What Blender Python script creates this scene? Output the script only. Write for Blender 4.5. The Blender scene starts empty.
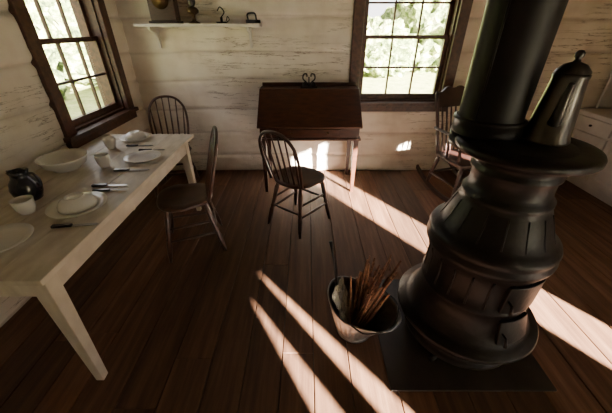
import bpy, bmesh, math, random
from mathutils import Vector, Matrix, noise
random.seed(7)
scene = bpy.context.scene
COL = scene.collection
pi = math.pi

# ------------------------------------------------------------ materials
def newmat(name):
    m = bpy.data.materials.new(name); m.use_nodes = True
    nt = m.node_tree; b = nt.nodes['Principled BSDF']
    return m, nt, b
def N(nt, t, **kw):
    n = nt.nodes.new(t)
    for k, v in kw.items(): setattr(n, k, v)
    return n
def ramp(nt, stops):
    r = N(nt, 'ShaderNodeValToRGB')
    e = r.color_ramp.elements
    e[0].position, e[0].color = stops[0][0], (*stops[0][1], 1)
    e[1].position, e[1].color = stops[-1][0], (*stops[-1][1], 1)
    for p, c in stops[1:-1]:
        x = e.new(p); x.color = (*c, 1)
    return r
def noisemat(name, c1, c2, scale=8, rough=.5, metal=0, bump=.1, stretch=(1, 1, 1), spec=.5, detail=6):
    m, nt, b = newmat(name)
    tc = N(nt, 'ShaderNodeTexCoord'); mp = N(nt, 'ShaderNodeMapping')
    mp.inputs['Scale'].default_value = stretch
    nz = N(nt, 'ShaderNodeTexNoise'); nz.inputs['Scale'].default_value = scale; nz.inputs['Detail'].default_value = detail
    r = ramp(nt, [(.3, c1), (.7, c2)])
    L = nt.links.new
    L(tc.outputs['Object'], mp.inputs[0]); L(mp.outputs[0], nz.inputs['Vector']); L(nz.outputs[0], r.inputs[0])
    L(r.outputs[0], b.inputs['Base Color'])
    b.inputs['Roughness'].default_value = rough; b.inputs['Metallic'].default_value = metal
    b.inputs['Specular IOR Level'].default_value = spec
    if bump:
        bp = N(nt, 'ShaderNodeBump'); bp.inputs['Strength'].default_value = bump; bp.inputs['Distance'].default_value = .01
        L(nz.outputs[0], bp.inputs['Height']); L(bp.outputs[0], b.inputs['Normal'])
    return m

M_DARKWOOD = noisemat('dark_wood', (.016, .007, .004), (.05, .02, .010), 6, .4, 0, .15, (3, 3, 12))
M_DESK = noisemat('desk_wood', (.026, .007, .003), (.066, .020, .008), 5, .38, 0, .12, (2, 8, 8), spec=.4)
M_CASING = noisemat('casing_wood', (.026, .009, .005), (.075, .028, .014), 5, .5, 0, .2, (6, 6, 6), spec=.4)
M_CHAIR = noisemat('chair_wood', (.026, .009, .005), (.072, .026, .013), 9, .35, 0, .1, (1, 1, 3))
M_ROCKER = noisemat('rocker_wood', (.018, .008, .007), (.05, .022, .018), 9, .3, 0, .1)
M_IRON = noisemat('cast_iron', (.0045, .003, .003), (.010, .007, .007), 20, .44, 0, .25, spec=.24)
M_PIPE = noisemat('stovepipe_iron', (.004, .003, .003), (.009, .006, .006), 5, .46, 0, .08, spec=.2)
M_TIN = noisemat('galvanized_tin', (.18, .18, .18), (.42, .41, .40), 22, .34, .95, .1)
M_POT = noisemat('pot_enamel', (.035, .032, .03), (.08, .07, .065), 6, .28, .6, .03)
M_CERAM = noisemat('white_ceramic', (.74, .73, .70), (.8, .79, .76), 3, .18, 0, 0)
M_PAPER = noisemat('crumpled_newsprint', (.5, .47, .41), (.68, .64, .58), 12, .9, 0, .3)
M_JUG = noisemat('dark_glaze', (.008, .008, .012), (.02, .02, .03), 5, .15, 0, 0)
M_TABLE = noisemat('white_table_paint', (.50, .44, .35), (.69, .63, .53), 7, .5, 0, .15, (3, 1, 1))
M_CABW = noisemat('cabinet_paint', (.58, .55, .51), (.72, .69, .64), 6, .5, 0, .1)
M_STICK = noisemat('kindling_wood', (.10, .035, .018), (.36, .16, .08), 12, .8, 0, .3, (1, 1, 4))
M_STEEL = noisemat('blade_steel', (.3, .3, .3), (.45, .45, .45), 10, .3, 1, 0)
M_PAD = noisemat('hearth_iron', (.018, .012, .010), (.04, .028, .022), 8, .55, .1, .1)
M_BRASS = noisemat('aged_brass', (.06, .04, .02), (.15, .09, .04), 8, .4, .8, 0)
M_CEIL = noisemat('ceiling_wood', (.05, .03, .018), (.11, .07, .045), 5, .7, 0, .2, (1, 8, 1))

def mat_whitewash():
    m, nt, b = newmat('whitewashed_log'); L = nt.links.new
    tc = N(nt, 'ShaderNodeTexCoord')
    mp = N(nt, 'ShaderNodeMapping'); mp.inputs['Scale'].default_value = (.8, .8, 11)
    n1 = N(nt, 'ShaderNodeTexNoise'); n1.inputs['Scale'].default_value = 1.6; n1.inputs['Detail'].default_value = 7; n1.inputs['Roughness'].default_value = .6
    L(tc.outputs['Object'], mp.inputs[0]); L(mp.outputs[0], n1.inputs['Vector'])
    n2 = N(nt, 'ShaderNodeTexNoise'); n2.inputs['Scale'].default_value = 3.5; n2.inputs['Detail'].default_value = 8
    L(tc.outputs['Object'], n2.inputs['Vector'])
    base = ramp(nt, [(.3, (.60, .52, .43)), (.5, (.74, .67, .575)), (.7, (.82, .77, .68))])
    L(n2.outputs[0], base.inputs[0])
    sub = N(nt, 'ShaderNodeMath', operation='SUBTRACT'); sub.inputs[1].default_value = .5; L(n1.outputs[0], sub.inputs[0])
    ab = N(nt, 'ShaderNodeMath', operation='ABSOLUTE'); L(sub.outputs[0], ab.inputs[0])
    cr = ramp(nt, [(0, (1, 1, 1)), (.009, (0, 0, 0))]); L(ab.outputs[0], cr.inputs[0])
    brk = N(nt, 'ShaderNodeTexNoise'); brk.inputs['Scale'].default_value = 1.1; L(tc.outputs['Object'], brk.inputs['Vector'])
    br = ramp(nt, [(.49, (0, 0, 0)), (.58, (1, 1, 1))]); L(brk.outputs[0], br.inputs[0])
    mu = N(nt, 'ShaderNodeMath', operation='MULTIPLY'); L(cr.outputs[0], mu.inputs[0]); L(br.outputs[0], mu.inputs[1])
    mx = N(nt, 'ShaderNodeMixRGB'); L(mu.outputs[0], mx.inputs[0]); L(base.outputs[0], mx.inputs[1]); mx.inputs[2].default_value = (.17, .115, .075, 1)
    # shade painted into the chinked seams between logs (stored per vertex)
    at = N(nt, 'ShaderNodeAttribute'); at.attribute_name = 'seam'
    ms = N(nt, 'ShaderNodeMath', operation='MULTIPLY'); ms.inputs[1].default_value = .5; L(at.outputs['Fac'], ms.inputs[0])
    mx2 = N(nt, 'ShaderNodeMixRGB'); L(ms.outputs[0], mx2.inputs[0]); L(mx.outputs[0], mx2.inputs[1]); mx2.inputs[2].default_value = (.24, .175, .125, 1)
    L(mx2.outputs[0], b.inputs['Base Color']); b.inputs['Roughness'].default_value = .85
    ad = N(nt, 'ShaderNodeMath', operation='SUBTRACT'); L(n2.outputs[0], ad.inputs[0]); L(mu.outputs[0], ad.inputs[1])
    bp = N(nt, 'ShaderNodeBump'); bp.inputs['Strength'].default_value = .55; bp.inputs['Distance'].default_value = .018
    L(ad.outputs[0], bp.inputs['Height']); L(bp.outputs[0], b.inputs['Normal'])
    return m
M_WALL = mat_whitewash()

def mat_floor():
    m, nt, b = newmat('floor_planks'); L = nt.links.new
    tc = N(nt, 'ShaderNodeTexCoord'); geo = N(nt, 'ShaderNodeNewGeometry')
    mp = N(nt, 'ShaderNodeMapping'); mp.inputs['Scale'].default_value = (14, .9, 1)
    cx = N(nt, 'ShaderNodeCombineXYZ'); mul = N(nt, 'ShaderNodeMath', operation='MULTIPLY'); mul.inputs[1].default_value = 37
    L(geo.outputs['Random Per Island'], mul.inputs[0]); L(mul.outputs[0], cx.inputs[1])
    add = N(nt, 'ShaderNodeVectorMath', operation='ADD'); L(tc.outputs['Object'], add.inputs[0]); L(cx.outputs[0], add.inputs[1])
    L(add.outputs[0], mp.inputs[0])
    n1 = N(nt, 'ShaderNodeTexNoise'); n1.inputs['Scale'].default_value = 1.5; n1.inputs['Detail'].default_value = 9; n1.inputs['Roughness'].default_value = .65
    L(mp.outputs[0], n1.inputs['Vector'])
    r = ramp(nt, [(.25, (.050, .021, .011)), (.5, (.120, .056, .030)), (.75, (.22, .115, .066))]); L(n1.outputs[0], r.inputs[0])
    n2 = N(nt, 'ShaderNodeTexNoise'); n2.inputs['Scale'].default_value = 2.2; n2.inputs['Detail'].default_value = 5; L(tc.outputs['Object'], n2.inputs['Vector'])
    hv = N(nt, 'ShaderNodeHueSaturation')
    mr = N(nt, 'ShaderNodeMapRange'); mr.inputs[3].default_value = .6; mr.inputs[4].default_value = 1.2
    L(geo.outputs['Random Per Island'], mr.inputs[0]); L(mr.outputs[0], hv.inputs['Value']); L(r.outputs[0], hv.inputs['Color'])
    L(hv.outputs[0], b.inputs['Base Color'])
    rr = N(nt, 'ShaderNodeMapRange'); rr.inputs[3].default_value = .52; rr.inputs[4].default_value = .85
    L(n2.outputs[0], rr.inputs[0]); L(rr.outputs[0], b.inputs['Roughness']); b.inputs['Specular IOR Level'].default_value = .35
    bp = N(nt, 'ShaderNodeBump'); bp.inputs['Strength'].default_value = .35; bp.inputs['Distance'].default_value = .008
    L(n1.outputs[0], bp.inputs['Height']); L(bp.outputs[0], b.inputs['Normal'])
    return m
M_FLOOR = mat_floor()

def mat_glass():
    m, nt, b = newmat('window_pane_glass'); L = nt.links.new
    out = nt.nodes['Material Output']; nt.nodes.remove(b)
    t = N(nt, 'ShaderNodeBsdfTransparent'); g = N(nt, 'ShaderNodeBsdfGlossy'); g.inputs['Roughness'].default_value = .05
    mx = N(nt, 'ShaderNodeMixShader'); mx.inputs[0].default_value = .05; L(t.outputs[0], mx.inputs[1]); L(g.outputs[0], mx.inputs[2])
    L(mx.outputs[0], out.inputs[0]); return m
M_GLASS = mat_glass()

# ------------------------------------------------------------ mesh helpers
def add_obj(name, bm, mat, smooth=False, parent=None, recalc=True):
    if recalc: bmesh.ops.recalc_face_normals(bm, faces=bm.faces)
    me = bpy.data.meshes.new(name); bm.to_mesh(me); bm.free()
    if smooth:
        for p in me.polygons: p.use_smooth = True
    me.materials.append(mat)
    o = bpy.data.objects.new(name, me); COL.objects.link(o)
    if parent: o.parent = parent
    return o
def empty(name, loc=(0, 0, 0), rz=0):
    e = bpy.data.objects.new(name, None); e.location = loc; e.rotation_euler = (0, 0, rz); e.empty_display_size = .1
    COL.objects.link(e); return e
def bm_box(bm, x0, x1, y0, y1, z0, z1):
    vs = [bm.verts.new(p) for p in [(x0, y0, z0), (x1, y0, z0), (x1, y1, z0), (x0, y1, z0), (x0, y0, z1), (x1, y0, z1), (x1, y1, z1), (x0, y1, z1)]]
    for f in [(0, 3, 2, 1), (4, 5, 6, 7), (0, 1, 5, 4), (1, 2, 6, 5), (2, 3, 7, 6), (3, 0, 4, 7)]:
        bm.faces.new([vs[i] for i in f])
    return vs
def bevel_mod(o, w=.004, seg=2):
    b = o.modifiers.new('bevel', 'BEVEL'); b.width = w; b.segments = seg; b.limit_method = 'ANGLE'
    return o
def box(name, x0, x1, y0, y1, z0, z1, mat, parent=None, bev=.004):
    bm = bmesh.new(); bm_box(bm, x0, x1, y0, y1, z0, z1)
    o = add_obj(name, bm, mat, parent=parent)
    if bev: bevel_mod(o, bev)
    return o
def prism(name, poly, axis, a0, a1, mat, parent=None, bev=.004):
    bm = bmesh.new()
    def P(p, a):
        return {'X': (a, p[0], p[1]), 'Y': (p[0], a, p[1]), 'Z': (p[0], p[1], a)}[axis]
    A = [bm.verts.new(P(p, a0)) for p in poly]; B = [bm.verts.new(P(p, a1)) for p in poly]
    bm.faces.new(A); bm.faces.new(B[::-1])
    n = len(poly)
    for i in range(n): bm.faces.new([A[i], B[i], B[(i + 1) % n], A[(i + 1) % n]])
    o = add_obj(name, bm, mat, parent=parent)
    if bev: bevel_mod(o, bev)
    return o
def lathe(name, prof, mat, parent=None, c=(0, 0, 0), seg=48, smooth=True, closed=False):
    bm = bmesh.new(); rings = []
    for r, z in prof:
        if r < 1e-5: rings.append([bm.verts.new((c[0], c[1], c[2] + z))])
        else: rings.append([bm.verts.new((c[0] + r * math.cos(2 * pi * i / seg), c[1] + r * math.sin(2 * pi * i / seg), c[2] + z)) for i in range(seg)])
    for a, b in zip(rings[:-1], rings[1:]):
        for i in range(seg):
            j = (i + 1) % seg
            if len(a) == 1 and len(b) == 1: continue
            if len(a) == 1: bm.faces.new([a[0], b[i], b[j]])
            elif len(b) == 1: bm.faces.new([a[i], b[0], a[j]])
            else: bm.faces.new([a[i], b[i], b[j], a[j]])
    o = add_obj(name, bm, mat, smooth=smooth, parent=parent)
    if smooth:
        try:
            with bpy.context.temp_override(object=o, active_object=o, selected_objects=[o], selected_editable_objects=[o]):
                bpy.ops.object.shade_auto_smooth(angle=math.radians(38))
        except Exception: pass
    return o
def bm_tube(bm, pts, radii, seg=10, cap=True):
    pts = [Vector(p) for p in pts]; n = len(pts)
    if not hasattr(radii, '__len__'): radii = [radii] * n
    T = []
    for i in range(n):
        a = pts[max(0, i - 1)]; b = pts[min(n - 1, i + 1)]; T.append((b - a).normalized())
    up = Vector((0, 0, 1)) if abs(T[0].z) < .9 else Vector((1, 0, 0))
    u = T[0].cross(up).normalized(); rings = []
    for i in range(n):
        u = (u - T[i] * u.dot(T[i])).normalized(); v = T[i].cross(u)
        rings.append([bm.verts.new(pts[i] + (u * math.cos(2 * pi * k / seg) + v * math.sin(2 * pi * k / seg)) * radii[i]) for k in range(seg)])
    for a, b in zip(rings[:-1], rings[1:]):
        for k in range(seg):
            j = (k + 1) % seg; bm.faces.new([a[k], b[k], b[j], a[j]])
    if cap: bm.faces.new(rings[0][::-1]); bm.faces.new(rings[-1])
def tube(name, pts, radii, mat, parent=None, seg=10):
    bm = bmesh.new(); bm_tube(bm, pts, radii, seg); return add_obj(name, bm, mat, smooth=True, parent=parent)
def lerp(a, b, t): return Vector(a).lerp(Vector(b), t)
def turned(bm, a, b, prof, seg=12):
    bm_tube(bm, [lerp(a, b, t) for t, r in prof], [r for t, r in prof], seg)
def catmull(P, n=8):
    P = [Vector(p) for p in P]; out = []
    Q = [P[0] * 2 - P[1]] + P + [P[-1] * 2 - P[-2]]
    for i in range(1, len(Q) - 2):
        for k in range(n):
            t = k / n; p0, p1, p2, p3 = Q[i - 1:i + 3]
            out.append(.5 * ((2 * p1) + (p2 - p0) * t + (2 * p0 - 5 * p1 + 4 * p2 - p3) * t * t + (3 * p1 - p0 - 3 * p2 + p3) * t ** 3))
    out.append(P[-1]); return out

# ------------------------------------------------------------ room
XL, XR, YB, YF, ZC = -1.83, 3.55, 3.47, -2.2, 2.45
def mp_back(u, z, d): return (u, YB - d, z)
def mp_left(u, z, d): return (XL + d, u, z)
def mp_right(u, z, d): return (XR - d, u, z)
def mp_front(u, z, d): return (u, YF + d, z)
LOGS = [0, .21, .49, .76, 1.06, 1.33, 1.63, 1.9, 2.2, 2.5]
def logdisp(u, z, seed):
    zz = max(0, z + .035 * noise.noise(Vector((u * .8, seed * 3.1, z * .5))))
    for a, b in zip(LOGS[:-1], LOGS[1:]):
        if a <= zz < b:
            f = (zz - a) / (b - a); e = min(f, 1 - f) * (b - a)
            g = 1 - math.exp(-(e / .020) ** 2)
            tone = noise.noise(Vector((a * 17, seed, u * .4))) * .012
            rough = noise.noise(Vector((u * 2.2, seed + a * 5, z * 9))) * .009 + noise.noise(Vector((u * 6, seed, z * 22))) * .0045
            s = math.exp(-(e / .010) ** 2) * min(1, max(.1, .5 + 1.6 * noise.noise(Vector((u * 1.3, seed, a * 9)))))
            return g * (.017 + tone) + rough, s
    return 0, 0
def boxm(bm, mp, u0, u1, z0, z1, d0, d1):
    c = [mp(u, z, d) for u in (u0, u1) for z in (z0, z1) for d in (d0, d1)]
    vs = [bm.verts.new(p) for p in c]
    for f in [(0, 1, 3, 2), (4, 6, 7, 5), (0, 4, 5, 1), (2, 3, 7, 6), (0, 2, 6, 4), (1, 5, 7, 3)]:
        bm.faces.new([vs[i] for i in f])
def wall(name, mp, u0, u1, holes, seed, step=.045):
    bm = bmesh.new(); lay = bm.verts.layers.float.new('seam')
    us = [u0]
    while us[-1] < u1 - 1e-6: us.append(min(u1, us[-1] + step))
    zs = [0]
    while zs[-1] < ZC - 1e-6: zs.append(min(ZC, zs[-1] + .011))
    for h in holes:
        for arr, vals in ((us, h[:2]), (zs, h[2:])):
            for v in vals:
                i = min(range(len(arr)), key=lambda k: abs(arr[k] - v)); arr[i] = v
    V = []
    for u in us:
        row = []
        for z in zs:
            d, s = logdisp(u, z, seed); v = bm.verts.new(mp(u, z, d)); v[lay] = s; row.append(v)
        V.append(row)
    for i in range(len(us) - 1):
        for j in range(len(zs) - 1):
            cu, cz = (us[i] + us[i + 1]) / 2, (zs[j] + zs[j + 1]) / 2
            if any(h[0] < cu < h[1] and h[2] < cz < h[3] for h in holes): continue
            bm.faces.new([V[i][j], V[i + 1][j], V[i + 1][j + 1], V[i][j + 1]])
    for v in [v for v in bm.verts if not v.link_faces]: bm.verts.remove(v)
    for f in bm.faces: f.smooth = True
    cur = u0 - .18
    for h in sorted(holes):
        boxm(bm, mp, cur, h[0], -.05, ZC + .1, -.18, -.012)
        if h[2] > 0.01: boxm(bm, mp, h[0], h[1], -.05, h[2], -.18, -.012)
        boxm(bm, mp, h[0], h[1], h[3], ZC + .1, -.18, -.012)
        cur = h[1]
    boxm(bm, mp, cur, u1 + .18, -.05, ZC + .1, -.18, -.012)
    return add_obj(name, bm, M_WALL)
WB = (.56, 1.48, .83, 2.08)
WL = (2.30, 3.11, .83, 2.08)
DR = (-2.1, -1.2, 0, 2.1)
WR = (-.30, .20, 1.30, 1.62)
WF = (1.85, 2.95, .75, 1.45)
wall('wall_back', mp_back, XL, XR, [WB], 1)
wall('wall_left', mp_left, YF, YB, [WL], 2)
wall('wall_right', mp_right, YF, YB, [DR, WR], 3, .09)
wall('wall_front', mp_front, XL, XR, [WF], 4, .09)

bm = bmesh.new(); x = XL - .02
while x < XR + .02:
    w = random.choice([.17, .2, .23, .19]); x1 = min(x + w, XR + .03)
    y = YF
    cuts = [YF - .02]
    while cuts[-1] < YB: cuts.append(cuts[-1] + random.uniform(2.2, 4.2))
    cuts[-1] = YB + .02
    for a, b in zip(cuts[:-1], cuts[1:]):
        dz = random.uniform(-.0025, 0)
        vs = bm_box(bm, x + .0025, x1 - .0025, a + .001, b - .001, -.03, dz)
    x = x1
fl = add_obj('floor', bm, M_FLOOR); bevel_mod(fl, .002, 1)
box('floor_underlay', XL - .1, XR + .1, YF - .1, YB + .1, -.08, -.032, M_PAD, parent=fl, bev=0)
box('ceiling', XL - .18, XR + .18, YF - .18, YB + .18, ZC, ZC + .1, M_CEIL, bev=0)

def window(name, mp, h, cols=3, rows=2, sash=True):
    e = empty(name); u0, u1, z0, z1 = h
    bm = bmesh.new(); c = .10
    boxm(bm, mp, u0 - c, u0 + .004, z0 - .0, z1, .0, .046)
    boxm(bm, mp, u1 - .004, u1 + c, z0 - .0, z1, .0, .046)
    boxm(bm, mp, u0 - c - .01, u1 + c + .01, z1, z1 + .11, .0, .054)
    boxm(bm, mp, u0 - c - .02, u1 + c + .02, z0 - .035, z0, -.02, .075)
    boxm(bm, mp, u0 - c, u1 + c, z0 - .10, z0 - .035, .0, .049)
    o = add_obj('casing', bm, M_CASING, parent=e); bevel_mod(o, .005)
    if not sash: return e
    bm = bmesh.new()
    boxm(bm, mp, u0, u0 + .02, z0, z1, -.185, .0); boxm(bm, mp, u1 - .02, u1, z0, z1, -.185, .0)
    boxm(bm, mp, u0 + .02, u1 - .02, z1 - .02, z1, -.185, .0); boxm(bm, mp, u0 + .02, u1 - .02, z0, z0 + .02, -.2, .0)
    add_obj('jamb', bm, M_CASING, parent=e)
    zm = (z0 + z1) / 2
    for k, (a, b, d) in enumerate([(z0 + .02, zm + .018, -.075), (zm - .018, z1 - .02, -.115)]):
        bm = bmesh.new(); s = .042
        ua, ub = u0 + .02, u1 - .02
        boxm(bm, mp, ua, ua + s, a, b, d, d + .035); boxm(bm, mp, ub - s, ub, a, b, d, d + .035)
        bot = .055 if k == 0 else .036
        boxm(bm, mp, ua + s, ub - s, a, a + bot, d, d + .035)
        boxm(bm, mp, ua + s, ub - s, b - .036, b, d, d + .035)
        for i in range(1, cols):
            uu = ua + s + (ub - ua - 2 * s) * i / cols; boxm(bm, mp, uu - .009, uu + .009, a + bot, b - .036, d + .006, d + .03)
        for i in range(1, rows):
            zz = a + bot + (b - .036 - a - bot) * i / rows; boxm(bm, mp, ua + s, ub - s, zz - .009, zz + .009, d + .0055, d + .0295)
        add_obj('sash_%d' % (k + 1), bm, M_CASING, parent=e)
        bm = bmesh.new(); vs = [bm.verts.new(mp(u, z, d + .015)) for u, z in ((ua, a), (ub, a), (ub, b), (ua, b))]; bm.faces.new(vs)
        add_obj('glass_%d' % (k + 1), bm, M_GLASS, parent=e)
    return e
window('window_1', mp_back, WB)
window('window_2', mp_left, WL)
window('added_sun_opening', mp_right, WR, sash=False)  # added opening out of view, sized to let sun onto the rocking chair
d1 = empty('unseen_doorway_trim_1'); bm = bmesh.new()  # unseen doorway, guessed and placed to let in the sun band
boxm(bm, mp_right, DR[0] - .04, DR[0], 0, DR[3], 0.03, .06); boxm(bm, mp_right, DR[1], DR[1] + .1, 0, DR[3], 0.03, .06)
boxm(bm, mp_right, DR[0] - .04, DR[1] + .1, DR[3], DR[3] + .1, 0.03, .06)
add_obj('unseen_doorway_casing', bm, M_CASING, parent=d1)
w3 = empty('added_sun_slits')  # unseen boards, cut so their gaps shape the sun stripes on the floor
prism('added_slit_board_1', [(1.85, .75), (2.02, .75), (2.02, .85), (2.145, 1.244), (2.145, 1.45), (1.85, 1.45)], 'Y', YF - .02, YF, M_CASING, w3, 0)
prism('added_slit_board_2', [(2.27, .75), (2.43, .75), (2.335, 1.334), (2.335, 1.45), (2.145, 1.45), (2.145, 1.244), (2.17, 1.244)], 'Y', YF - .02, YF, M_CASING, w3, 0)
prism('added_slit_board_3', [(2.70, .75), (2.95, .75), (2.95, 1.45), (2.335, 1.45), (2.335, 1.334), (2.365, 1.334)], 'Y', YF - .02, YF, M_CASING, w3, 0)

# ------------------------------------------------------------ dining table
def dining_table():
    e = empty('dining_table'); x0, x1, y0, y1, z = -1.77, -.985, .81, 2.58, .74
    n = 4
    for i in range(n):
        a = x0 + (x1 - x0) * i / n; b = x0 + (x1 - x0) * (i + 1) / n
        box('top_board_%d' % (i + 1), a + .0008, b - .0008, y0, y1, z - .026, z, M_TABLE, e, .003)
    box('apron_1', x1 - .075, x1 - .052, y0 + .1, y1 - .1, z - .14, z - .027, M_TABLE, e)
    box('apron_2', x0 + .052, x0 + .075, y0 + .1, y1 - .1, z - .14, z - .027, M_TABLE, e)
    box('apron_3', x0 + .1, x1 - .1, y0 + .052, y0 + .075, z - .14, z - .027, M_TABLE, e)
    box('apron_4', x0 + .1, x1 - .1, y1 - .075, y1 - .052, z - .14, z - .027, M_TABLE, e)
    k = 1
    for cx in (x0 + .08, x1 - .08):
        for cy in (y0 + .08, y1 - .08):
            bm = bmesh.new(); sx = 1 if cx > (x0 + x1) / 2 else -1; sy = 1 if cy > (y0 + y1) / 2 else -1
            lv = []
            for zz, s in ((0, .040), (z - .15, .066), (z - .027, .066)):
                ox, oy = cx + sx * .035, cy + sy * .035
                xs = sorted((ox, ox - sx * s)); ys = sorted((oy, oy - sy * s))
                lv.append([bm.verts.new(p) for p in ((xs[0], ys[0], zz), (xs[1], ys[0], zz), (xs[1], ys[1], zz), (xs[0], ys[1], zz))])
            for A, B in zip(lv[:-1], lv[1:]):
                for i in range(4): bm.faces.new([A[i], A[(i + 1) % 4], B[(i + 1) % 4], B[i]])
            bm.faces.new(lv[0][::-1]); bm.faces.new(lv[-1])
            bevel_mod(add_obj('leg_%d' % k, bm, M_TABLE, parent=e), .004); k += 1
dining_table()
TZ = .741
def plate(loc, r=.125):
    lathe('dinner_plate', [(0, .004), (r * .6, .004), (r * .62, 0), (r * .66, 0), (r * .7, .006), (r, .020), (r, .024), (r * .68, .011), (r * .6, .008), (0, .008)], M_CERAM, c=(loc[0], loc[1], TZ))
def bowl_inv(name, loc, r=.085, h=.06, z=TZ + .012):
    lathe(name, [(r * .97, .0), (r, 0), (r * .98, h * .3), (r * .85, h * .68), (r * .6, h * .93), (r * .5, h * .96), (r * .5, h * 1.08), (r * .46, h * 1.08), (r * .45, h), (0, h)], M_CERAM, c=(loc[0], loc[1], z))
def cup(loc, r=.043, h=.085, ha=0):
    e = empty('tea_cup')
    lathe('bowl', [(0, .004), (r * .62, .0), (r * .66, 0), (r * .7, .008), (r * .9, h * .35), (r, h * .8), (r * 1.04, h), (r * .98, h), (r * .93, h * .8), (r * .82, h * .35), (r * .55, .012), (0, .012)], M_CERAM, e, (loc[0], loc[1], TZ), 32)
    return e
def big_bowl(loc, r=.14, h=.085):
    lathe('serving_bowl', [(0, .006), (r * .5, .004), (r * .5, 0), (r * .55, 0), (r * .57, .01), (r * .85, h * .4), (r * .97, h * .85), (r * 1.04, h), (r * 1.0, h * 1.02), (r * .92, h * .85), (r * .8, h * .45), (r * .5, .022), (0, .018)], M_CERAM, c=(loc[0], loc[1], TZ), seg=56)
def knife(loc, ang, L=.22):
    e = empty('table_knife', (loc[0], loc[1], TZ + .001), ang)
    prism('blade', [(0, -.008), (L * .5, -.008), (L * .56, 0), (L * .52, .009), (0, .009)], 'Z', .001, .004, M_STEEL, e, 0)
    prism('handle', [(-L * .44, -.011), (0, -.008), (0, .008), (-L * .44, .012)], 'Z', 0, .013, M_JUG, e, .003)
def fork(loc, ang, L=.19):
    e = empty('table_fork', (loc[0], loc[1], TZ + .001), ang)
    prism('handle', [(-L * .5, -.010), (0, -.007), (0, .007), (-L * .5, .011)], 'Z', 0, .012, M_JUG, e, .003)
    bm = bmesh.new(); bm_tube(bm, [(0, 0, .004), (L * .22, 0, .006)], .003, 6)
    for s in (-.009, 0, .009): bm_tube(bm, [(L * .2, 0, .006), (L * .26, s, .006), (L * .5, s, .004)], .0018, 6)
    add_obj('tines', bm, M_STEEL, parent=e)
plate((-1.18, 1.335), .135); bowl_inv('soup_bowl', (-1.18, 1.335), .088, .055)
plate((-1.155, 2.0), .12)
plate((-1.42, 2.44), .115); bowl_inv('soup_bowl', (-1.42, 2.44), .08, .05)
plate((-1.33, 1.035), .125)
big_bowl((-1.585, 1.84))
cup((-1.35, 1.87)); cup((-1.50, 2.22)); cup((-1.41, 1.29), .046, .075)
knife((-1.10, 1.165), .15, .2); fork((-1.12, 1.52), .1); knife((-1.17, 1.58), .05, .2)
knife((-1.15, 1.80), .1); fork((-1.17, 2.17), .05); knife((-1.32, 2.27), .1, .2)
pj = empty('stoneware_pitcher', (-1.50, 1.43, TZ))
lathe('body', [(0, .004), (.045, 0), (.052, .004), (.066, .04), (.070, .07), (.060, .105), (.042, .130), (.040, .150), (.046, .165), (.042, .166), (.035, .15), (.037, .13), (0, .12)], M_JUG, pj)
tube('handle', catmull([(.040, 0, .150), (.075, 0, .150), (.092, 0, .115), (.085, 0, .075), (.064, 0, .055)]), .007, M_JUG, pj)
prism('spout', [(-.038, -.014), (-.062, 0), (-.038, .014)], 'Z', .150, .167, M_JUG, pj, .003)

# ------------------------------------------------------------ windsor chairs
LEGP = [(0, .010), (.08, .012), (.12, .016), (.35, .019), (.42, .014), (.45, .019), (.48, .014), (.62, .017), (.85, .020), (.9, .014), (1, .014)]
def chair(loc, yaw, H=.90, spread=1.0):
    e = empty('windsor_chair', (loc[0], loc[1], 0), -yaw)
    bm = bmesh.new(); rings = []; n = 40; zt, zb = .455, .42
    def rad(a):
        c, s = math.cos(a), math.sin(a)
        w = .215 if s > 0 else .195
        return Vector((w * math.copysign(abs(c) ** .75, c), .20 * math.copysign(abs(s) ** .8, s), 0))
    for f, z in ((.80, zb), (.97, zb + .008), (1, zb + .018), (.99, zt - .004), (.95, zt), (.7, zt - .006), (.4, zt - .012)):
        rings.append([bm.verts.new(rad(2 * pi * i / n) * f + Vector((0, 0, z))) for i in range(n)])
    for A, B in zip(rings[:-1], rings[1:]):
        for i in range(n): bm.faces.new([A[i], A[(i + 1) % n], B[(i + 1) % n], B[i]])
    bm.faces.new(rings[0][::-1]); bm.faces.new(rings[-1])
    add_obj('seat', bm, M_CHAIR, True, e)
    T = [(-.14, .13), (.14, .13), (-.12, -.13), (.12, -.13)]; B = [(-.205, .19), (.205, .19), (-.185, -.225), (.185, -.225)]
    for i, (t, b) in enumerate(zip(T, B)):
        bm = bmesh.new(); turned(bm, (b[0], b[1], 0), (t[0], t[1], .432), LEGP); add_obj('leg_%d' % (i + 1), bm, M_CHAIR, True, e)
    def lp(i, z):
        f = z / .432; return Vector((B[i][0] + (T[i][0] - B[i][0]) * f, B[i][1] + (T[i][1] - B[i][1]) * f, z))
    bm = bmesh.new(); SP = [(0, .007), (.3, .010), (.5, .013), (.7, .010), (1, .007)]
    for a, b, z in ((0, 2, .17), (1, 3, .17), (0, 1, .23), (2, 3, .20)): turned(bm, lp(a, z), lp(b, z), SP, 10)
    for a, b, z in ((0, 2, .27), (1, 3, .27)): turned(bm, lp(a, z), lp(b, z), SP, 10)
    add_obj('stretchers', bm, M_CHAIR, True, e)
    def bow(s):
        a = pi * s; x = -math.cos(a); zz = math.sin(a)
        zz = zz ** .62
        xx = math.copysign(abs(x) ** .8, x) * (.165 + .05 * min(1, zz * 1.3) * (1 if abs(x) > 0 else 1))
        h = zz * (H - .45)
        return Vector((xx, -.165 - .30 * h + .012 * math.sin(a), .45 + h))
    tube('bow', [bow(i / 40) for i in range(41)], [.0125] * 41, M_CHAIR, e, 10)
    bm = bmesh.new()
    for k in range(6):
        x0 = -.135 + .27 * (k / 5)
        xt = -.165 + .33 * (k / 5); best = min([bow(i / 200) for i in range(30, 171)], key=lambda p: abs(p.x - xt))
        turned(bm, (x0, -.158, .445), best, [(0, .007), (.3, .0085), (.45, .0095), (.6, .0075), (1, .0055)], 8)
    add_obj('spindles', bm, M_CHAIR, True, e)
    return e
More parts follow.
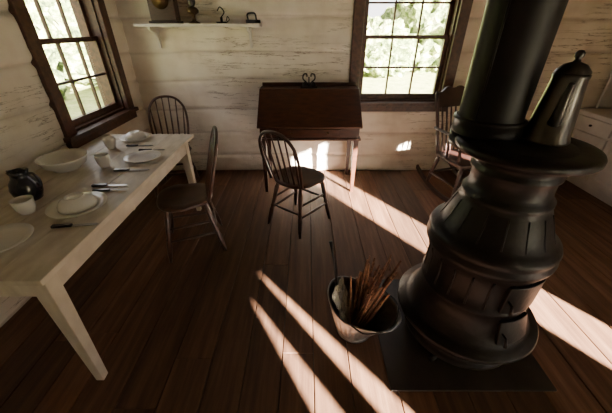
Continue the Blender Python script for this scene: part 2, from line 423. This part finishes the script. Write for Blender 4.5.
chair((-.06, 2.34), math.radians(38))
chair((-.92, 2.00), math.radians(-109), .93)
chair((-1.42, 3.00), math.radians(180 - 12), .92)

# ------------------------------------------------------------ desk
def desk():
    e = empty('slant_top_desk'); x0, x1, yf, yb = -.46, .53, 2.87, 3.38
    prism('case', [(yf, .60), (yf, .715), (3.22, .985), (yb, .985), (yb, .60)], 'X', x0 + .01, x1 - .01, M_DESK, e, .003)
    v = Vector((3.22 - yf, .985 - .715)).normalized(); nrm = Vector((-v.y, v.x))
    a = Vector((yf, .718)) - v * .02; b = Vector((3.22, .988))
    prism('lid', [tuple(a), tuple(b), tuple(b + nrm * .02), tuple(a + nrm * .02)], 'X', x0 - .012, x1 + .012, M_DESK, e, .004)
    box('top_ledge', x0 - .012, x1 + .012, 3.205, yb + .005, .987, 1.008, M_DESK, e)
    box('gallery', x0, x1, yb - .012, yb, 1.008, 1.045, M_DESK, e)
    box('base_moulding', x0 - .008, x1 + .008, yf - .014, yb, .585, .606, M_DESK, e)
    box('drawer_front', x0 + .2, x1 - .2, yf - .01, yf + .01, .622, .695, M_DESK, e)
    for i, kx in enumerate((-.14, .21)): lathe('knob_%d' % (i + 1), [(0, 0), (.014, .004), (.014, .012), (0, .016)], M_BRASS, e, (kx, yf - .02, .655), 16)
    k = 1
    for cx in (x0 + .035, x1 - .035):
        for cy in (yf + .03, yb - .03):
            bm = bmesh.new(); lv = []
            for zz, s in ((0, .015), (.45, .024), (.585, .026)):
                lv.append([bm.verts.new((cx + sx * s, cy + sy * s, zz)) for sx, sy in ((-1, -1), (1, -1), (1, 1), (-1, 1))])
            for A, B in zip(lv[:-1], lv[1:]):
                for i in range(4): bm.faces.new([A[i], A[(i + 1) % 4], B[(i + 1) % 4], B[i]])
            bm.faces.new(lv[0][::-1]); bm.faces.new(lv[-1]); bevel_mod(add_obj('leg_%d' % k, bm, M_DESK, parent=e), .003); k += 1
desk()
def inkstand():
    e = empty('inkstand', (.03, 3.29, 1.009))
    box('base', -.085, .085, -.04, .04, 0, .014, M_IRON, e)
    for i, s in enumerate((-.045, .045)):
        lathe('well_%d' % (i + 1), [(0, .014), (.024, .014), (.026, .03), (.018, .045), (.012, .05), (0, .055)], M_IRON, e, (s, 0, 0), 20)
    for i, s in enumerate((-1, 1)):
        tube('scroll_%d' % (i + 1), catmull([(s * .005, .01, .014), (s * .03, .01, .05), (s * .06, .01, .08), (s * .055, .01, .12), (s * .025, .01, .125), (s * .02, .01, .10)]), .007, M_IRON, e, 8)
    tube('post', [(0, .01, .014), (0, .01, .10)], .006, M_IRON, e, 8)
inkstand()

# ------------------------------------------------------------ shelf and objects
def shelf():
    e = empty('wall_shelf')
    box('board', -1.60, -.43, 3.24, 3.445, 1.545, 1.572, M_CABW, e)
    for i, x in enumerate((-1.47, -.55)):
        prism('bracket_%d' % (i + 1), [(3.445, 1.544), (3.445, 1.36), (3.42, 1.36), (3.41, 1.42), (3.37, 1.49), (3.27, 1.52), (3.26, 1.544)], 'X', x - .012, x + .012, M_CABW, e)
shelf()
def clock():
    e = empty('mantel_clock', (-1.33, 3.36, 1.573))
    box('case', -.12, .12, -.055, .055, .02, .30, M_DARKWOOD, e); box('plinth', -.14, .14, -.07, .065, 0, .02, M_DARKWOOD, e)
    prism('pediment', [(-.14, .301), (.14, .301), (.06, .36), (0, .39), (-.06, .36)], 'Y', -.05, .05, M_DARKWOOD, e)
    o = lathe('dial', [(0, 0), (.075, 0), (.08, .004), (0, .005)], M_BRASS, e, seg=32); o.rotation_euler = (pi / 2, 0, 0); o.location = (0, -.055, .19)
clock()
def lamp():
    e = empty('oil_lamp', (-1.06, 3.35, 1.573))
    lathe('base', [(0, 0), (.05, 0), (.052, .008), (.02, .02), (.014, .05), (.02, .07), (.05, .085), (.055, .105), (.04, .125), (.018, .132), (0, .134)], M_BRASS, e, seg=28)
    lathe('chimney', [(.02, .134), (.034, .16), (.036, .18), (.022, .22), (.018, .29), (.016, .29), (.020, .22), (.033, .18), (.018, .134)], M_POT, e, seg=28)
lamp()
def candle():
    e = empty('candle_holder', (-.80, 3.34, 1.573))
    lathe('dish', [(0, 0), (.045, 0), (.055, .012), (.052, .014), (.04, .004), (.012, .006), (.012, .05), (0, .05)], M_IRON, e, seg=24)
    tube('ring', catmull([(.05, 0, .01), (.075, 0, .03), (.06, 0, .055), (.045, 0, .02)]), .004, M_IRON, e, 8)
    tube('snuffer_arm', catmull([(0, 0, .05), (.03, .01, .09), (.0, 0, .13), (-.03, 0, .10)]), .005, M_IRON, e, 8)
candle()
def iron():
    e = empty('flat_iron', (-.50, 3.32, 1.573), .4)
    prism('sole', [(-.06, -.035), (.02, -.035), (.075, 0), (.02, .035), (-.06, .035)], 'Z', 0, .03, M_IRON, e)
    tube('handle', catmull([(-.045, 0, .03), (-.045, 0, .075), (.02, 0, .08), (.035, 0, .03)]), .008, M_IRON, e, 8)
iron()

# ------------------------------------------------------------ rocking chair
def rocker(loc, yaw):
    e = empty('rocking_chair', (loc[0], loc[1], 0), -yaw); m = M_ROCKER
    bm = bmesh.new(); zt = .43
    poly = [(-.21, -.2), (.21, -.2), (.25, .05), (.24, .2), (.12, .235), (-.12, .235), (-.24, .2), (-.25, .05)]
    o = prism('seat', poly, 'Z', zt - .04, zt, m, e, .012); bm.free()
    for i, s in enumerate((-1, 1)):
        pts = [(s * .225, -.42 + .9 * t, .025 + .16 * (2 * t - 1.02) ** 2 * .9) for t in [k / 20 for k in range(21)]]
        bm = bmesh.new(); rings = []
        for p in pts:
            rings.append([bm.verts.new((p[0] + dx, p[1], p[2] + dz)) for dx, dz in ((-.014, -.023), (.014, -.023), (.014, .018), (-.014, .018))])
        for A, B in zip(rings[:-1], rings[1:]):
            for q in range(4): bm.faces.new([A[q], A[(q + 1) % 4], B[(q + 1) % 4], B[q]])
        bm.faces.new(rings[0]); bm.faces.new(rings[-1][::-1]); add_obj('rocker_%d' % (i + 1), bm, m, parent=e)
        bm = bmesh.new()
        turned(bm, (s * .225, .19, .05), (s * .2, .17, zt - .03), [(t, r * 1.15) for t, r in LEGP])
        turned(bm, (s * .225, -.22, .05), (s * .19, -.16, zt - .03), [(t, r * 1.15) for t, r in LEGP])
        add_obj('legs_%d' % (i + 1), bm, m, True, e)
        bm = bmesh.new()
        turned(bm, (s * .225, .15, zt - .01), (s * .26, .13, .655), [(0, .012), (.2, .018), (.5, .012), (.55, .018), (.6, .012), (.85, .017), (1, .012)])
        turned(bm, (s * .225, -.02, zt - .01), (s * .245, -.03, .66), [(0, .009), (.5, .013), (1, .009)])
        add_obj('arm_posts_%d' % (i + 1), bm, m, True, e)
        prism('arm_%d' % (i + 1), [(s * .235, -.26), (s * .255, -.26), (s * .285, .05), (s * .295, .17), (s * .265, .2), (s * .235, .17), (s * .235, .05)], 'Z', .655, .68, m, e, .008)
        bm = bmesh.new(); turned(bm, (s * .20, -.18, zt - .02), (s * .235, -.34, 1.0), [(0, .017), (.1, .02), (.3, .014), (.34, .02), (.38, .014), (.6, .018), (.9, .015), (.95, .019), (1, .012)])
        add_obj('back_post_%d' % (i + 1), bm, m, True, e)
    bm = bmesh.new()
    for k in range(7):
        x = -.15 + .05 * k; turned(bm, (x, -.18, zt - .01), (x * 1.1, -.302, .86), [(0, .007), (.15, .010), (.3, .007), (.5, .012), (.7, .007), (.85, .010), (1, .007)], 8)
    for z, y in ((.17, .19), (.26, .19)): turned(bm, (-.21, y, z), (.21, y, z), [(0, .009), (.5, .014), (1, .009)], 10)
    turned(bm, (-.21, -.2, .2), (.21, -.2, .2), [(0, .009), (.5, .014), (1, .009)], 10)
    for s in (-1, 1): turned(bm, (s * .22, -.2, .19), (s * .22, .19, .19), [(0, .009), (.5, .014), (1, .009)], 10)
    add_obj('spindles', bm, m, True, e)
    bm = bmesh.new(); rows = []
    for i in range(25):
        t = i / 24; x = -.25 + .5 * t; bend = -.03 * (1 - (2 * t - 1) ** 2)
        top = .965 + .065 * max(0, math.sin(pi * t)) ** .7 + .012 * math.cos(6 * pi * t)
        yb = lambda z: -.18 - .29 * (z - .43) + bend
        rows.append([bm.verts.new((x, yb(z) + dy, z)) for z, dy in ((.845, .012), (top, .012), (top, -.012), (.845, -.012))])
    for A, B in zip(rows[:-1], rows[1:]):
        for q in range(4): bm.faces.new([A[q], A[(q + 1) % 4], B[(q + 1) % 4], B[q]])
    bm.faces.new(rows[0]); bm.faces.new(rows[-1][::-1]); bevel_mod(add_obj('crest_rail', bm, m, parent=e), .004)
    return e
rocker((1.62, 2.86), math.radians(180 - 18))

# ------------------------------------------------------------ stove
SX, SY = .885, 1.17
def stove():
    e = empty('pot_belly_stove', (SX, SY, 0)); S = M_IRON
    prof0 = [(0, .035), (.245, .035), (.275, .04), (.292, .05), (.295, .065), (.280, .075), (.272, .085), (.272, .115), (.282, .122), (.288, .132), (.282, .142), (.272, .15), (.285, .165), (.335, .185), (.352, .198), (.356, .21), (.350, .222), (.315, .232), (.300, .25),
            (.285, .275), (.278, .30), (.272, .34), (.272, .40), (.282, .41), (.284, .422), (.276, .432), (.28, .50), (.288, .57), (.300, .61), (.318, .635), (.328, .65), (.331, .668), (.322, .685), (.322, .70), (.328, .712), (.320, .73), (.298, .745),
            (.280, .76), (.262, .79), (.240, .84), (.218, .885), (.206, .905), (.212, .915), (.212, .93), (.196, .94), (.188, .97), (.188, 1.02), (.200, 1.03), (.204, 1.045), (.192, 1.055), (.196, 1.075), (.225, 1.095), (.24, 1.11), (0, 1.11)]
    def K(z): return 1 - .15 * min(1, max(0, (z - .25) / .3))
    prof = [(r * K(z), z) for r, z in prof0]
    lathe('body', prof, S, e, seg=72)
    lathe('top_plate', [(0, 1.111), (.234, 1.111), (.248, 1.114), (.256, 1.122), (.256, 1.138), (.250, 1.147), (.234, 1.151), (.18, 1.151), (.177, 1.148), (.17, 1.151), (0, 1.151)], S, e, seg=72)
    bm = bmesh.new()
    for k in range(20):
        a = 2 * pi * k / 20; c, s = math.cos(a), math.sin(a)
        bm_tube(bm, [(c * r * K(z), s * r * K(z), z) for r, z in ((.276, .44), (.281, .50), (.289, .57), (.300, .605))], .0055, 6)
    for k in range(16):
        a = 2 * pi * k / 16; c, s = math.cos(a), math.sin(a)
        bm_tube(bm, [(c * r * K(z), s * r * K(z), z) for r, z in ((.278, .762), (.262, .79), (.240, .84), (.219, .885))], .0035, 6)
    add_obj('ribs', bm, S, True, e)
    def cdoor(nm, a0, a1, z0, z1, rf, t=.014):
        bm = bmesh.new(); rows = []; n = 12
        for i in range(n + 1):
            a = a0 + (a1 - a0) * i / n; c, s = math.cos(a), math.sin(a)
            rows.append([bm.verts.new((c * r, s * r, z)) for r, z in ((rf(z0) - .01, z0), (rf(z0) + t, z0), (rf(z1) + t, z1), (rf(z1) - .01, z1))])
        for A, B in zip(rows[:-1], rows[1:]):
            for q in range(4): bm.faces.new([A[q], A[(q + 1) % 4], B[(q + 1) % 4], B[q]])
        bm.faces.new(rows[0]); bm.faces.new(rows[-1][::-1]); bevel_mod(add_obj(nm, bm, S, parent=e), .004)
    A0 = -pi / 2 + .35
    cdoor('fire_door', A0 - .42, A0 + .42, .44, .60, lambda z: (.277 + (z - .44) * .13) * K(z))
    cdoor('ash_door', A0 - .32, A0 + .32, .262, .385, lambda z: (.289 - (z - .262) * .12) * K(z))
    cdoor('draft_slide', A0 - .25, A0 + .25, .082, .118, lambda z: .272, .010)
    for nm, z, r, da in (('fire_door_latch', .52, .26, .36), ('ash_door_latch', .325, .28, .26)):
        a = A0 - da; c, s = math.cos(a), math.sin(a)
        tube(nm, [(c * r, s * r, z), (c * (r + .03), s * (r + .03), z), (c * (r + .045), s * (r + .045), z - .04)], [.006, .006, .009], S, e, 8)
    a = .25
    for nm, z, r in (('side_knob', .70, .270), ('loading_latch', .78, .222)):
        c, s = math.cos(a), math.sin(a)
        tube(nm, [(c * r, s * r, z), (c * (r + .03), s * (r + .03), z), (c * (r + .035), s * (r + .035), z), (c * (r + .065), s * (r + .065), z)], [.009, .007, .022, .018], S, e, 14)
    for k in range(4):
        a = pi / 4 + k * pi / 2; c, s = math.cos(a), math.sin(a)
        tube('foot_%d' % (k + 1), [(c * .22, s * .22, .06), (c * .26, s * .26, .045), (c * .29, s * .29, .028), (c * .31, s * .31, .0275)], [.03, .026, .018, .0145], S, e, 12)
    px, py = -.095, .135
    lathe('flue_boss', [(0, 1.09), (.135, 1.09), (.14, 1.10), (.14, 1.148), (0, 1.1505)], S, e, (px, py, 0), 48)
    lathe('flue_collar', [(.12, 1.1515), (.139, 1.1515), (.141, 1.158), (.139, 1.168), (.137, 1.20), (.141, 1.205), (.141, 1.215), (.131, 1.22)], M_PIPE, e, (px, py, 0), 56)
    lathe('flue_pipe', [(.125, 1.155), (.125, 1.80), (.129, 1.805), (.129, 1.83), (.124, 1.835), (.124, ZC - .001)], M_PIPE, e, (px, py, 0), 56)
    tube('pipe_seam', [(px - .10, py - .077, 1.22), (px - .10, py - .077, 1.8)], .004, M_PIPE, e, 6)
stove()
box('hearth_plate', .42, 1.24, .80, 1.56, .0, .0115, M_PAD, bev=.003)

def coffee_pot():
    e = empty('coffee_pot', (.972, 1.19, 1.1525), 1.0); e.scale = (1, 1, 1.07)
    lathe('body', [(0, .0), (.080, 0), (.084, .006), (.083, .012), (.079, .02), (.056, .215), (.058, .222), (.058, .232), (.052, .235), (0, .235)], M_POT, e, seg=40)
    lathe('lid', [(.056, .236), (.054, .243), (.035, .262), (.012, .270), (.009, .278), (.014, .285), (.015, .296), (.008, .304), (0, .305)], M_POT, e, seg=40)
    tube('spout', catmull([(-.071, 0, .08), (-.092, 0, .12), (-.098, 0, .18), (-.110, 0, .215)]), [.022 - .013 * i / 24 for i in range(25)], M_POT, e, 12)
    tube('handle', catmull([(.056, 0, .215), (.090, 0, .222), (.112, 0, .18), (.106, 0, .11), (.080, 0, .06), (.074, 0, .055)]), .008, M_POT, e, 10)
coffee_pot()

# ------------------------------------------------------------ coal scuttle with kindling and shovel
def scuttle():
    e = empty('coal_scuttle', (.285, 1.165, .001), math.radians(-25))
    n = 144; bm = bmesh.new(); rings = []
    for f in [i / 14 for i in range(15)]:
        ring = []
        for i in range(n):
            a = 2 * pi * i / n; c = math.cos(a); sp = max(0, c) ** 2.2; bk = max(0, -c) ** 1.5
            H = .225 - .03 * sp + .075 * bk
            flute = .0028 * math.cos(24 * a) * min(1, 6 * f) * min(1, max(0, (.86 - f) * 8))
            r = (.100 + .062 * f ** .9) + sp * .082 * f ** 1.8 + flute
            ring.append(bm.verts.new((r * c, r * math.sin(a) * (1 - .10 * sp * f), .018 + (H - .018) * f)))
        rings.append(ring)
    for A, B in zip(rings[:-1], rings[1:]):
        for i in range(n): bm.faces.new([A[i], A[(i + 1) % n], B[(i + 1) % n], B[i]])
    bm.faces.new(rings[0][::-1])
    rim = [v.co.copy() for v in rings[-1]][::3]
    o = add_obj('bucket', bm, M_TIN, True, e); s = o.modifiers.new('s', 'SOLIDIFY'); s.thickness = .003; s.offset = 0
    tube('rim', rim + [rim[0]], .0045, M_TIN, e, 8)
    lathe('foot_ring', [(.095, .0), (.102, 0), (.102, .02), (.095, .02)], M_TIN, e, seg=40)
    tube('bail', catmull([(.02, -.164, .225), (.10, -.168, .21), (.20, -.10, .225), (.222, 0, .23), (.20, .10, .225), (.10, .168, .21), (.02, .164, .225)]), .004, M_IRON, e, 8)
    random.seed(3); bm = bmesh.new()
    for i in range(46):
        bx, by = random.uniform(-.03, .05), random.uniform(-.07, .06); L = random.uniform(.28, .47)
        d = Vector((random.uniform(-.12, .42), random.uniform(.0, .55), 1)).normalized()
        a = Vector((bx, by, .03)); b = a + d * L; w = random.uniform(.004, .009)
        bm_tube(bm, [a, lerp(a, b, .5) + Vector((random.uniform(-.005, .005), 0, 0)), b], [w, w * 1.1, w * .8], 5)
    add_obj('kindling_sticks', bm, M_STICK, parent=e)
    bm = bmesh.new(); g = 22
    V = []
    for i in range(g):
        row = []
        for j in range(g):
            u, v = i / (g - 1) - .5, j / (g - 1) - .5
            z = .165 + .05 * noise.noise(Vector((u * 6, v * 6, 2))) + .035 * abs(noise.noise(Vector((u * 13, v * 13, 5)))) - .25 * u
            row.append(bm.verts.new((-.072 + u * .10, v * .16, z)))
        V.append(row)
    for i in range(g - 1):
        for j in range(g - 1): bm.faces.new([V[i][j], V[i + 1][j], V[i + 1][j + 1], V[i][j + 1]])
    o = add_obj('crumpled_newspaper', bm, M_PAPER, parent=e); s = o.modifiers.new('s', 'SOLIDIFY'); s.thickness = .002
    tube('shovel_handle', [(-.08, .0, .05), (-.17, .03, .50), (-.185, .035, .565)], [.006, .006, .010], M_IRON, e, 8)
scuttle()

# ------------------------------------------------------------ white cupboard at the right
def cupboard():
    e = empty('kitchen_hutch'); x0, x1, y0, y1 = 3.0, 3.505, 1.9, 3.41; W = M_CABW
    box('carcass', x0 + .02, x1, y0, y1, .09, .74, W, e); box('kick', x0 + .06, x1, y0 + .04, y1 - .04, 0, .09, W, e)
    box('counter', x0 - .02, x1, y0 - .02, y1 + .01, .741, .775, W, e, .006)
    n = 3
    for i in range(n):
        a = y0 + .03 + (y1 - y0 - .06) * i / n + .01; b = y0 + .03 + (y1 - y0 - .06) * (i + 1) / n - .01
        box('drawer_%d' % (i + 1), x0 - .002, x0 + .03, a, b, .59, .72, W, e)
        box('door_stile_%d' % (2 * i + 1), x0 - .002, x0 + .03, a, a + .06, .12, .57, W, e); box('door_stile_%d' % (2 * i + 2), x0 - .002, x0 + .03, b - .06, b, .12, .57, W, e)
        box('door_rail_%d' % (2 * i + 1), x0 - .002, x0 + .03, a + .061, b - .061, .12, .18, W, e); box('door_rail_%d' % (2 * i + 2), x0 - .002, x0 + .03, a + .061, b - .061, .51, .57, W, e)
        lathe('knob_%d' % (i + 1), [(0, -.012), (.012, -.008), (.014, 0), (.012, .008), (0, .012)], M_IRON, e, (x0 - .014, (a + b) / 2, .655), 14)
    box('upper_side_1', x0 + .2, x1, y1 - .025, y1, .776, 2.1, W, e); box('upper_side_2', x0 + .2, x1, y0, y0 + .025, .776, 2.1, W, e)
    box('upper_back', x1 - .015, x1, y0 + .026, y1 - .026, .776, 2.1, M_DARKWOOD, e)
    for i, z in enumerate((1.1, 1.4, 1.7, 2.08)): box('shelf_%d' % (i + 1), x0 + .2, x1 - .016, y0 + .026, y1 - .026, z, z + .02, W, e)
    box('upper_door_1', x0 + .18, x0 + .199, y0, (y0 + y1) / 2 - .003, 1.1, 2.1, W, e); box('upper_door_2', x0 + .18, x0 + .199, (y0 + y1) / 2 + .003, y1, 1.1, 2.1, W, e)
cupboard()

# ------------------------------------------------------------ outdoors
def mat_leaf(name, cols, scale):
    m, nt, b = newmat(name); L = nt.links.new
    tc = N(nt, 'ShaderNodeTexCoord'); n1 = N(nt, 'ShaderNodeTexNoise'); n1.inputs['Scale'].default_value = scale; n1.inputs['Detail'].default_value = 8; n1.inputs['Roughness'].default_value = .75
    L(tc.outputs['Object'], n1.inputs['Vector']); r = ramp(nt, cols); L(n1.outputs[0], r.inputs[0]); L(r.outputs[0], b.inputs['Base Color'])
    b.inputs['Roughness'].default_value = .8
    bp = N(nt, 'ShaderNodeBump'); bp.inputs['Strength'].default_value = 1; bp.inputs['Distance'].default_value = .15; L(n1.outputs[0], bp.inputs['Height']); L(bp.outputs[0], b.inputs['Normal'])
    return m
M_GRASS = mat_leaf('grass', [(.3, (.14, .20, .05)), (.5, (.36, .40, .14)), (.7, (.6, .56, .32))], 2.5)
M_LEAF = mat_leaf('foliage', [(.38, (.015, .03, .008)), (.5, (.14, .20, .05)), (.62, (.6, .6, .35))], 3.2)
bm = bmesh.new(); g = 40
V = [[bm.verts.new((-40 + 80 * i / g, -40 + 80 * j / g, -.35)) for j in range(g + 1)] for i in range(g + 1)]
for i in range(g):
    for j in range(g): bm.faces.new([V[i][j], V[i + 1][j], V[i + 1][j + 1], V[i][j + 1]])
add_obj('grass_ground', bm, M_GRASS)
def bush(loc, s, seed):
    bm = bmesh.new(); bmesh.ops.create_icosphere(bm, subdivisions=5, radius=1)
    for v in bm.verts:
        d = v.co.normalized(); k = 1 + .28 * noise.noise(d * 2 + Vector((seed, 0, 0))) + .16 * noise.noise(d * 7 + Vector((seed, 3, 0))) + .10 * noise.noise(d * 19 + Vector((seed, 5, 0)))
        v.co = Vector((d.x * s[0], d.y * s[1], d.z * s[2])) * k
    o = add_obj('leafy_bush', bm, M_LEAF); o.location = loc; return o
random.seed(11)
for i, (x, y, s) in enumerate([(-2, 17, 2.2), (3, 15, 1.5), (6.5, 17, 2.4), (10, 16, 1.9), (-7.5, 13, 1.9), (-11, 15, 2.6), (-13, 10, 2.2), (-9, 18, 3), (-5, 19, 2.4), (-15, 6, 2.4), (-8.5, 9, 1.2)]):
    bush((x, y, s * .55 - .35), (s * 1.15, s, s * .9), i * 7.3)

# ------------------------------------------------------------ light
w = bpy.data.worlds.new('world'); scene.world = w; w.use_nodes = True
bg = w.node_tree.nodes['Background']; bg.inputs[0].default_value = (1, .96, .93, 1); bg.inputs[1].default_value = 5
sd = bpy.data.lights.new('sun', 'SUN'); sd.energy = 330; sd.angle = math.radians(.6); sd.color = (1, .90, .76)
so = bpy.data.objects.new('sun', sd); COL.objects.link(so)
so.rotation_euler = Vector((-.7, 1, -.35)).to_track_quat('-Z', 'Y').to_euler(); so.location = (6, -8, 5)

cam = bpy.data.cameras.new('camera'); cam.sensor_width = 36; cam.lens = 300 / 612 * 36; cam.clip_start = .02
co = bpy.data.objects.new('camera', cam); COL.objects.link(co); co.location = (0, 0, 1.55); co.rotation_euler = (math.radians(59), 0, 0)
scene.camera = co
